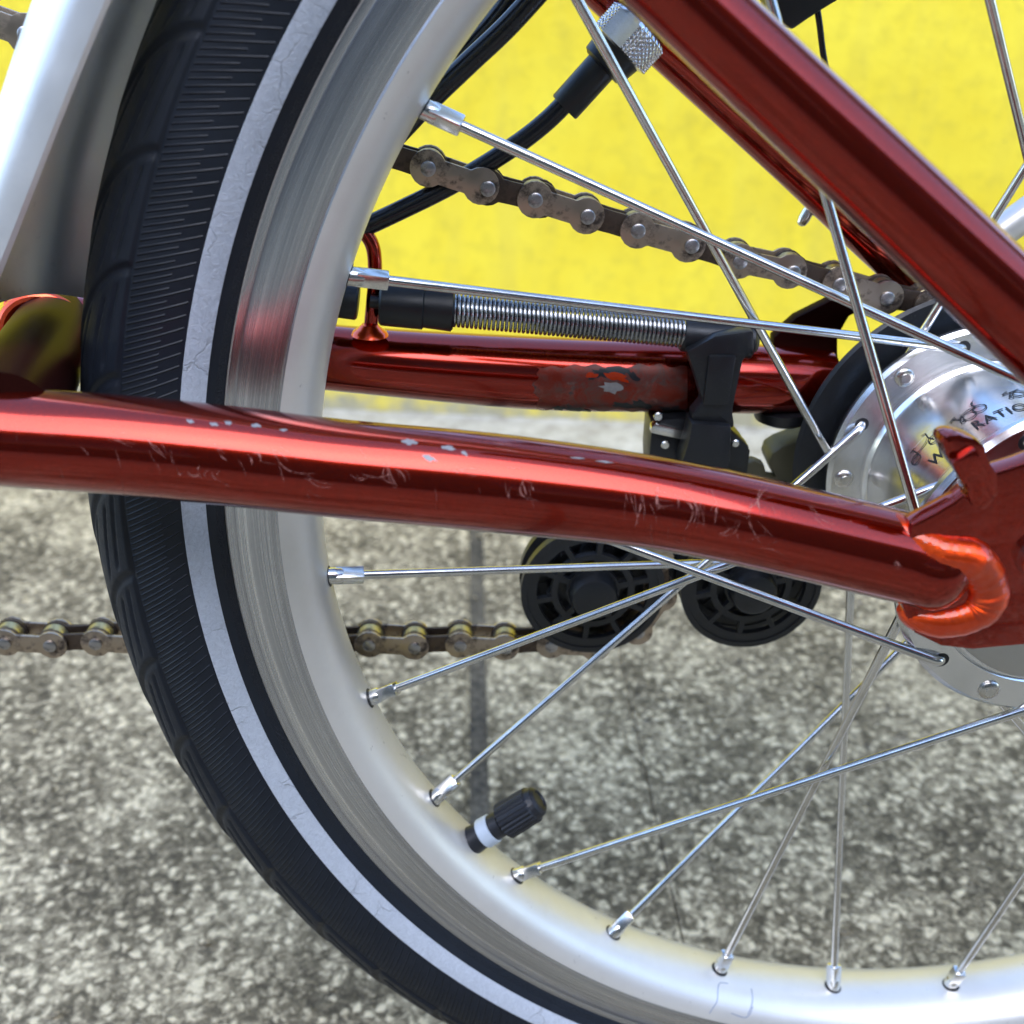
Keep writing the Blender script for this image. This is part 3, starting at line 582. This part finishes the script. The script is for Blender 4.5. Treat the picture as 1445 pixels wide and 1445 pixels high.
SC = [(203, 618, 236, 655, .05, 2), (305, 628, 322, 648, .1, 3), (362, 640, 372, 662, -.2, 3), (390, 632, 452, 678, .05, 2.5), (430, 672, 470, 690, .1, 2), (500, 668, 540, 672, .3, 3), (545, 655, 560, 690, .15, 3), (560, 662, 585, 688, -.1, 2), (720, 680, 724, 702, .1, 2.5), (748, 676, 756, 704, .1, 3), (890, 695, 897, 745, .12, 4), (906, 700, 902, 750, -.1, 3), (935, 690, 944, 740, .1, 4), (950, 695, 966, 745, -.15, 3), (972, 705, 990, 748, -.2, 3.5), (1013, 712, 1012, 748, .1, 3), (1015, 752, 1060, 722, .05, 2), (1076, 690, 1066, 775, .05, 3.5), (1060, 718, 1085, 702, .1, 2), (1140, 712, 1190, 765, .02, 1.5), (1262, 790, 1270, 806, .1, 2.5), (255, 665, 275, 672, .2, 4), (282, 662, 284, 672, .1, 3), (298, 664, 299, 676, .1, 2), (700, 600 + 24, 760, 634, .02, 1.6), (160, 612, 190, 634, .1, 1.8), (640, 664, 690, 668, .1, 2), (1180, 700, 1210, 712, .1, 1.6)]
for x0, y0, x1, y1, bd, wd in SC:
    for k in range(3):
        jx, jy = random.gauss(0, 5), random.gauss(0, 3); t = random.uniform(.3, 1.)
        scuff(x0 + jx, y0 + jy, x0 + jx + (x1 - x0) * t + random.gauss(0, 3), y0 + jy + (y1 - y0) * t + random.gauss(0, 3), bd + random.gauss(0, .12), random.uniform(.8, 1.1 * wd))
for k in range(60):
    x0 = random.choice((random.uniform(10, 460), random.uniform(460, 1240), random.uniform(880, 1100))); yc = np.interp(x0, [0, 320, 719, 960, 1240], [615, 643, 684, 716, 778]); y0 = yc + random.uniform(-40, 45); a = random.choice((.12, 1.4, 1.2, .3)) + random.gauss(0, .25); L_ = random.uniform(8, 40)
    scuff(x0, y0, x0 + L_ * math.cos(a), y0 + L_ * math.sin(a), random.gauss(0, .06), random.uniform(.5, 1.1))
o = fobj('scuff_marks', g, M_scuff)
# worn protective sticker on the far stay
V, F = [], []; nx, ny = 40, 16
for i_ in range(nx + 1):
    for j_ in range(ny + 1):
        x = 756 + 214 * i_ / nx + (3 * math.sin(j_ * 1.7) + 4 * math.sin(j_ * .6)) * (1 if i_ == 0 else 0)
        y0, y1 = 517 - 1 * i_ / nx + 2 * math.sin(i_ * 1.1) + 1.5 * math.sin(i_ * .37), 577 + 3 * i_ / nx + 2 * math.sin(i_ * .8); y = y0 + (y1 - y0) * j_ / ny; V.append(on_tube(FC, FR, x, y, .10)[0])
for i_ in range(nx):
    for j_ in range(ny): F.append((i_ * (ny + 1) + j_, (i_ + 1) * (ny + 1) + j_, (i_ + 1) * (ny + 1) + j_ + 1, i_ * (ny + 1) + j_ + 1))
fobj('worn_sticker', G().add(V, F), M_stick)
for x, y, rx, ry, an in ((850, 526, 16, 5, .15), (872, 523, 14, 6, .1), (893, 530, 10, 4, .6), (838, 531, 8, 4, -.3), (880, 571, 18, 4, .1), (905, 570, 12, 5, .2), (790, 575, 12, 3, 0), (815, 577, 16, 3, .1)): chip(FC, FR, x, y, rx, ry, an, 'sticker_tear', M_plas, .16)
chip(FC, FR, 864, 547, 16, 6.5, .12, lift=.18); chip(FC, FR, 870, 532, 17, 5, .3, 'bare_patch', M_weld, .20); chip(FC, FR, 834, 530, 9, 4, 0, 'bare_patch', M_weld, .20)
# red wire hook welded on the far stay
hk = [at(500, 318, 36), at(516, 330, 36), at(527, 352, 36), at(529, 390, 36), at(526, 430, 36), at(523, 462, 37)]
fobj('cable_hook', G().tube(catmull(hk, 8), 1.75, 18)); fobj('weld_bead', G().rod(at(522, 458, 36), at(522, 475, 36), [(0, 2.0), (1.0, 3.0), (1.8, 4.2), (2.6, 4.6)], 24), M_weld)

# ---- chain: pins every half inch along the path, outer and inner links alternating
chain = empty('chain', bike); CY = 38.5
def plate_mesh(name, r, waist, th_):
    n = 15; P_ = 12.7; out = []
    for k in range(n): a = R(40 + (320 - 40) * k / (n - 1)); out.append((r * math.cos(a), r * math.sin(a)))
    xa, ya = out[-1]; fil = [(xa + (P_ * .5 - xa) * t, ya * (1 - q_) - waist * q_) for t in (.2, .4, .6, .8) for q_ in (t * t * (3 - 2 * t),)]
    bot = fil + [(P_ * .5, -waist)] + [(P_ - x_, y_) for x_, y_ in fil[::-1]]
    for k in range(n): a = R(-140 + 280 * k / (n - 1)); bot.append((P_ + r * math.cos(a), r * math.sin(a)))
    out = out + bot + [(P_ - x_, -y_) for x_, y_ in fil] + [(P_ * .5, waist)] + [(x_, -y_) for x_, y_ in fil[::-1]]
    g = G().prism(out, -th_ / 2, th_ / 2, .16); return g.mesh(name, 0, 30)
me_o = plate_mesh('outer_plate', 4.25, 2.75, 1.0); me_i = plate_mesh('inner_plate', 4.15, 2.6, 1.0)
me_p = G().rod((0, -4.7, 0), (0, 4.7, 0), [(0, 1.35), (.25, 1.75), (9.15, 1.75), (9.4, 1.35)], 20).mesh('pin', 0)
me_r = G().rod((0, -1.6, 0), (0, 1.6, 0), [(0, 3.6), (.2, 3.88), (3.0, 3.88), (3.2, 3.6)], 24).mesh('roller', 0)
def place(nm, me_, mt, p_, ang, dy, parent=chain):
    o = link(nm, me_, mt, parent); o.location = ((p_[0]) * 1e-3, (p_[1] + dy) * 1e-3, (p_[2] + HUB_Z) * 1e-3); o.rotation_euler.y = -ang; return o
def run(pins, first_outer):
    for k, q_ in enumerate(pins):
        place('pin', me_p, M_pin, q_, 0.4, 0); place('roller', me_r, M_roll, q_, 0, 0)
        if k + 1 < len(pins):
            e = pins[k + 1] - q_; ang = math.atan2(e[2], e[0]); outer = (k % 2 == 0) == first_outer
            for s_ in (-1, 1): place('outer_plate' if outer else 'inner_plate', me_o if outer else me_i, M_outer if outer else M_inner, q_, ang, s_ * (3.35 if outer else 2.2))
upx = [(605, 234), (688, 262), (754, 278), (827, 301), (897, 321), (972, 342), (1039, 364), (1113, 379), (1178, 396), (1244, 415), (1306, 426)]
up = [at(x, y, CY) for x, y in upx]
dl = (up[0] - up[1]); dl = np.array([dl[0], 0, dl[2] * .92]); dl *= 12.7 / np.linalg.norm(dl)
pre = [up[0] + dl * k + np.array([0, 0, .04 * k * k]) for k in range(9, 0, -1)]
ar = [up[-1] + np.array([11.5, 0, -5.4]), up[-1] + np.array([20.5, 0, -14.3]), up[-1] + np.array([25., 0, -26.])]
allp = pre + up + ar; run(allp, (len(pre) % 2 == 0))
low = [at(14 + 63.55 * k, 898 + .36 * k + (2 if k % 2 else -1), CY) for k in range(-3, 14)]
JL, JR_ = at(834, 821, CY), at(1054, 815, CY)
rj = np.linalg.norm(low[-1] - JL)
a0 = math.atan2(low[-1][2] - JL[2], low[-1][0] - JL[0]); stp = 2 * math.asin(12.7 / 2 / rj)
wrap_p = [JL + rj * np.array([math.cos(a0 + stp * k), 0, math.sin(a0 + stp * k)]) for k in range(1, 5)]
run(low + wrap_p, False if (-3) % 2 else True)

# ---- chain tensioner
tens = empty('chain_tensioner', bike)
def tobj(name, g, mat=M_plas, label=None): return obj(name, g, mat, tens, label)
for c, wd in ((JL, 208), (JR_, 204)):
    c = np.array(c); r = wd * depth(c) / FPX / 2 * .965; s_ = r / 20.
    for dy, nm in ((-4.2, 'jockey_guard'), (4.2, 'jockey_guard')):
        g = G(); y = dy
        def rg(r0, r1, t=1.0): g.lathe([(r0 * s_, y - t), (r1 * s_, y - t), (r1 * s_ + .0, y + t), (r0 * s_, y + t)], 72, closed_prof=True, c=c)
        (rg(4, 16.5, .5) if dy > 0 else None); rg(15.6, 19.4); rg(18.4, 20.0, 1.4); rg(9.8, 11.6); rg(4, 7.4)
        for k in range(10):
            a = 2 * math.pi * k / 10 + .2; e = np.array([math.cos(a), 0, math.sin(a)]); f_ = np.array([-math.sin(a), 0, math.cos(a)])
            g.box(c + e * 13.5 * s_ + [0, y, 0], e * 2.6 * s_, [0, .9, 0], f_ * .75)
            if k % 2 == 0: g.box(c + e * 8.6 * s_ + [0, y, 0], e * 1.6 * s_, [0, .9, 0], f_ * .9)
        o = tobj(nm, g); recalc(o.data)
    g = G().rod(c + [0, -10.5, 0], c + [0, 7, 0], [(0, 5.0 * s_), (.5, 6.0 * s_), (2.0, 6.6 * s_), (5.5, 6.8 * s_), (16, 7.0 * s_), (17, 6.2 * s_)], 40); tobj('pulley_cap', g)
    g = G(); nt_ = 11
    for k in range(nt_ * 4): pass
    an = np.linspace(0, 2 * np.pi, 88, endpoint=False); rad_ = (11.2 + 1.7 * np.cos(an * 11)) * s_
    tobj('jockey_wheel', g.prism([(c[0] + r_ * math.cos(a), c[2] + r_ * math.sin(a)) for a, r_ in zip(an, rad_)], c[1] - 1.4, c[1] + 1.4), M_plas)
a_, b_ = np.array(JL) + [0, 8.5, 0], np.array(JR_) + [0, 8.5, 0]
ex = (b_ - a_); tobj('tensioner_arm', G().box((a_ + b_) / 2, ex * .62, [0, 1.8, 0], np.cross([0, 1, 0], ex / np.linalg.norm(ex)) * 7, 1.2))
br = [(1080, 645), (1084, 632), (1098, 623), (1150, 604), (1200, 600), (1200, 690), (1160, 700), (1116, 694), (1092, 672)]
tobj('tensioner_bracket', G().prism(poly_at(br, 46), 42, 52, 1.0), M_ol)
tobj('bracket_plate', G().prism(poly_at([(1040, 668), (1046, 652), (1062, 646), (1076, 652), (1080, 668), (1110, 672), (1110, 720), (1040, 720)], 44), 42, 46, .6), M_ol)
tobj('stay_bump', G().rod(at(1108, 582, 45) + [0, 0, 2], at(1108, 600, 45), [(0, 9), (3, 8.2), (4.5, 5.5), (5.2, 1)], 30), M_plas)

# ---- gear shifting unit on the far chainstay
shift = empty('gear_shifter', bike)
def sobj(name, g, mat=M_plas, label=None): return obj(name, g, mat, shift, label)
SY = 33.0
def cyl_px(x0, y0, x1, y1, w0, w1=None, Y=SY, prof=None, seg=40):
    a, b = at(x0, y0, Y), at(x1, y1, Y); L_ = np.linalg.norm(b - a); r0 = w0 * depth(a) / FPX / 2; r1 = (w1 or w0) * depth(b) / FPX / 2
    return G().rod(a, b, [(0, r0 * .9), (.5, r0), (L_ - .5, r1), (L_, r1 * .88)], seg)
sobj('guide_block', cyl_px(470, 422, 506, 427, 50))
sobj('spring_sleeve', cyl_px(536, 428, 600, 433, 62, 64)); sobj('spring_sleeve_end', cyl_px(596, 432, 641, 436, 60, 64))
a_, b_ = at(640, 437, SY), at(966, 469, SY); ax = (b_ - a_); Ls = np.linalg.norm(ax); ax /= Ls
u = np.cross(ax, [0, 1., 0]); u /= np.linalg.norm(u); v_ = np.cross(ax, u); turns = 54; n = turns * 18
hel = [a_ + ax * Ls * t + (3.75 - .35 * t) * (math.cos(2 * math.pi * turns * t) * u + math.sin(2 * math.pi * turns * t) * v_) for t in np.linspace(0, 1, n)]
sobj('coil_spring', G().tube(hel, .46, 8), M_spring)
sobj('guide_rod', G().rod(a_ - ax * 20, b_ + ax * 14, [(0, 1.6), (Ls + 34, 1.6)], 16), M_plas)
sobj('clamp_sleeve', cyl_px(961, 472, 1062, 482, 46, 50)); sobj('rod_end', cyl_px(1058, 484, 1068, 486, 40, 26), M_ol)
armp = [(966, 492), (1006, 470), (1060, 462), (1062, 490), (1046, 503), (1034, 560), (1031, 577), (1034, 596), (1030, 600), (974, 588), (975, 579), (989, 562), (978, 525)]
sobj('shift_arm', G().prism(poly_at(armp, 29), 26.5, 32, .9)); 
sobj('arm_rib', G().prism(poly_at([(1000, 502), (1040, 502), (1028, 572), (992, 572)], 25.6), 25.4, 28, .8))
sobj('arm_foot', G().prism(poly_at([(974, 594), (1031, 598), (1029, 650), (1022, 670), (958, 662), (962, 645), (972, 612)], 26), 24.5, 33, .9))
sobj('clamp_box', G().prism(poly_at([(918, 594), (930, 588), (1000, 586), (1032, 604), (1057, 632), (1052, 668), (915, 668), (914, 640)], 36), 34, 46, .8))
sobj('box_top', G().prism(poly_at([(1030, 606), (1057, 630), (1050, 662), (1024, 655)], 31), 30.5, 36, .6))
sobj('clamp_band', G().prism(poly_at([(919, 602), (925, 597), (975, 610), (974, 622), (918, 610)], 32.5), 32, 35, .3), M_nip)
sobj('rivet', G().rod(at(1038, 626, 30.3) + [0, -.3, 0], at(1038, 626, 30.3) + [0, 2, 0], [(0, .8), (.3, 1.1), (1, 1.1)], 16), M_nip); sobj('rivet', G().rod(at(939, 628, 33.6) + [0, -.4, 0], at(939, 628, 33.6) + [0, 2, 0], [(0, .9), (.3, 1.2), (1, 1.2)], 16), M_nip)
sobj('rivet', G().rod(at(929, 588, 33.4) + [0, -.4, 0], at(929, 588, 33.6) + [0, 2, 0], [(0, .9), (.3, 1.2), (1, 1.2)], 16), M_nip)

# ---- cables
gc = empty('gear_cable', bike)
def cobj(name, g, mat): return obj(name, g, mat, gc)
KY = 39.0
cobj('cable_housing', G().tube(catmull([at(440, 346, 35), at(500, 326, 36), at(560, 299, 37), at(640, 259, 38), at(720, 210, 38.5), at(770, 172, 39), at(812, 130, 39)], 10), 2.25, 24), M_gloss)
def dir_rod(name, x0, y0, x1, y1, prof, mat, Y=KY, seg=36):
    a, b = at(x0, y0, Y), at(x1, y1, Y); Lr = np.linalg.norm(b - a); return cobj(name, G().rod(a, b, [(t * Lr, r) for t, r in prof], seg), mat)
dir_rod('ferrule', 796, 152, 852, 90, [(0, 3.5), (.03, 3.75), (.97, 3.75), (1, 3.4)], M_plas)
dir_rod('ferrule_head', 849, 96, 884, 58, [(0, 4.6), (.08, 5.6), (.5, 6.0), (.7, 6.2), (.85, 5.4), (1, 5.2)], M_plas)
a_, b_ = at(872, 72, KY), at(906, 34, KY); ax = b_ - a_; Lk = np.linalg.norm(ax); ax /= Lk
u = np.cross(ax, [0, 1., 0]); u /= np.linalg.norm(u); v_ = np.cross(ax, u); g = G(); seg, rows = 360, 26; V = []; fdir = np.array([-.15, -.80, .58]); a0_ = math.atan2(fdir @ v_, fdir @ u)
prk = [(0.0, 6.2)] + [(.06 + .80 * k / rows, 7.5) for k in range(rows + 1)] + [(.94, 6.9), (1.0, 5.5), (1.0, .02)]
for ti, (t, rq_) in enumerate(prk):
    for k in range(seg):
        r_ = rq_; aa = 2 * math.pi * k / seg; kn = 0.0
        if 1 <= ti <= rows + 1:
            kn = .15 * (math.cos(aa * 32 + ti * 1.3) + math.cos(aa * 32 - ti * 1.3))
        da = (aa - a0_ + math.pi) % (2 * math.pi) - math.pi; flatm = 1.0
        if abs(da) < .42 and r_ > 6: r_ = min(r_, 7.5 * math.cos(.42) / math.cos(da)); flatm = 0.0
        V.append(a_ + ax * Lk * t + (r_ + kn * flatm) * (math.cos(aa) * u + math.sin(aa) * v_))
F = []
for i_ in range(len(prk) - 1):
    for k in range(seg): l = (k + 1) % seg; F.append((i_ * seg + k, i_ * seg + l, (i_ + 1) * seg + l, (i_ + 1) * seg + k))
o = cobj('knurled_adjuster', g.add(V, F), M_knurl); recalc(o.data)
bc = empty('brake_cable', bike)
obj('cable_housing', G().tube(catmull([at(560, 190, 30), at(608, 140, 30), at(660, 90, 30), at(715, 38, 30), at(770, -22, 30)], 10), 2.4, 24), M_gloss, bc)
obj('cable_housing', G().tube(catmull([at(570, 140, 38), at(622, 108, 38), at(668, 62, 38), at(705, 20, 38), at(735, -25, 38)], 10), 2.4, 24), M_gloss, bc)
obj('wire', G().tube(catmull([at(1148, -20, 62), at(1156, 30, 62), at(1166, 100, 62), at(1196, 230, 60)], 8), .8, 12), M_gloss, bc)
obj('cable_end', G().rod(at(1148, 285, 58), at(1130, 316, 58), [(0, 1.5), (4.6, 1.6), (6, 1.3), (6.6, .5)], 16), M_nip, bc)

# ---- mudguard: curved aluminium blade ahead of the tyre
mud = empty('mudguard', bike)
def mud_prof(t):
    n = 25; out = []
    for k in range(n):
        a = math.pi * k / (n - 1); y = -24 * math.cos(a); r_ = 216.5 + 14 * math.sin(a) ** .72 - t; out.append((r_, y * (1 - t / 26)))
    return out
pr_ = mud_prof(0) + mud_prof(.75)[::-1]; n_ = 151; V = []; F = []
for r_, y in pr_:
    aE = 167.75 + y / 24 * .1
    for k in range(n_):
        t = k / (n_ - 1); aa = 40 + (aE - 40) * t; q_ = max(0, (aa - 148) / 18) ** 1.5
        rr_ = r_ + (3.5 * q_ if y >= 0 else 3.5 * q_ + 5.0 * q_ * q_ * abs(y) / 24) - (2.0 if y < 0 else 0) * (1 - min(q_, 1)) * abs(y) / 24
        V.append((rr_ * math.cos(R(aa)), y, rr_ * math.sin(R(aa))))
m_ = len(pr_)
for i_ in range(m_):
    j_ = (i_ + 1) % m_
    for k in range(n_ - 1): F.append((i_ * n_ + k, i_ * n_ + k + 1, j_ * n_ + k + 1, j_ * n_ + k))
h_ = m_ // 2
for i_ in range(h_ - 1): F.append((i_ * n_ + n_ - 1, (i_ + 1) * n_ + n_ - 1, (m_ - 2 - i_) * n_ + n_ - 1, (m_ - 1 - i_) * n_ + n_ - 1))
g = G().add(V, F); o = obj('blade', g, M_mud, mud); recalc(o.data)
# rack stay, dark plate at the top edge
st_ = [at(1360, 365, 44), at(1420, 322, 44), at(1500, 264, 44), at(1600, 190, 44)]
obj('stay_tube', G().tube(st_, 4.0, 30), M_rim, bike)
dk = [(1085, 30), (1113, 41), (1140, 22), (1172, 2), (1230, -34), (1200, -90), (1050, -90)]
obj('dark_plate', G().prism(poly_at(dk, 64), 60, 68, 1.0), M_plas, bike)
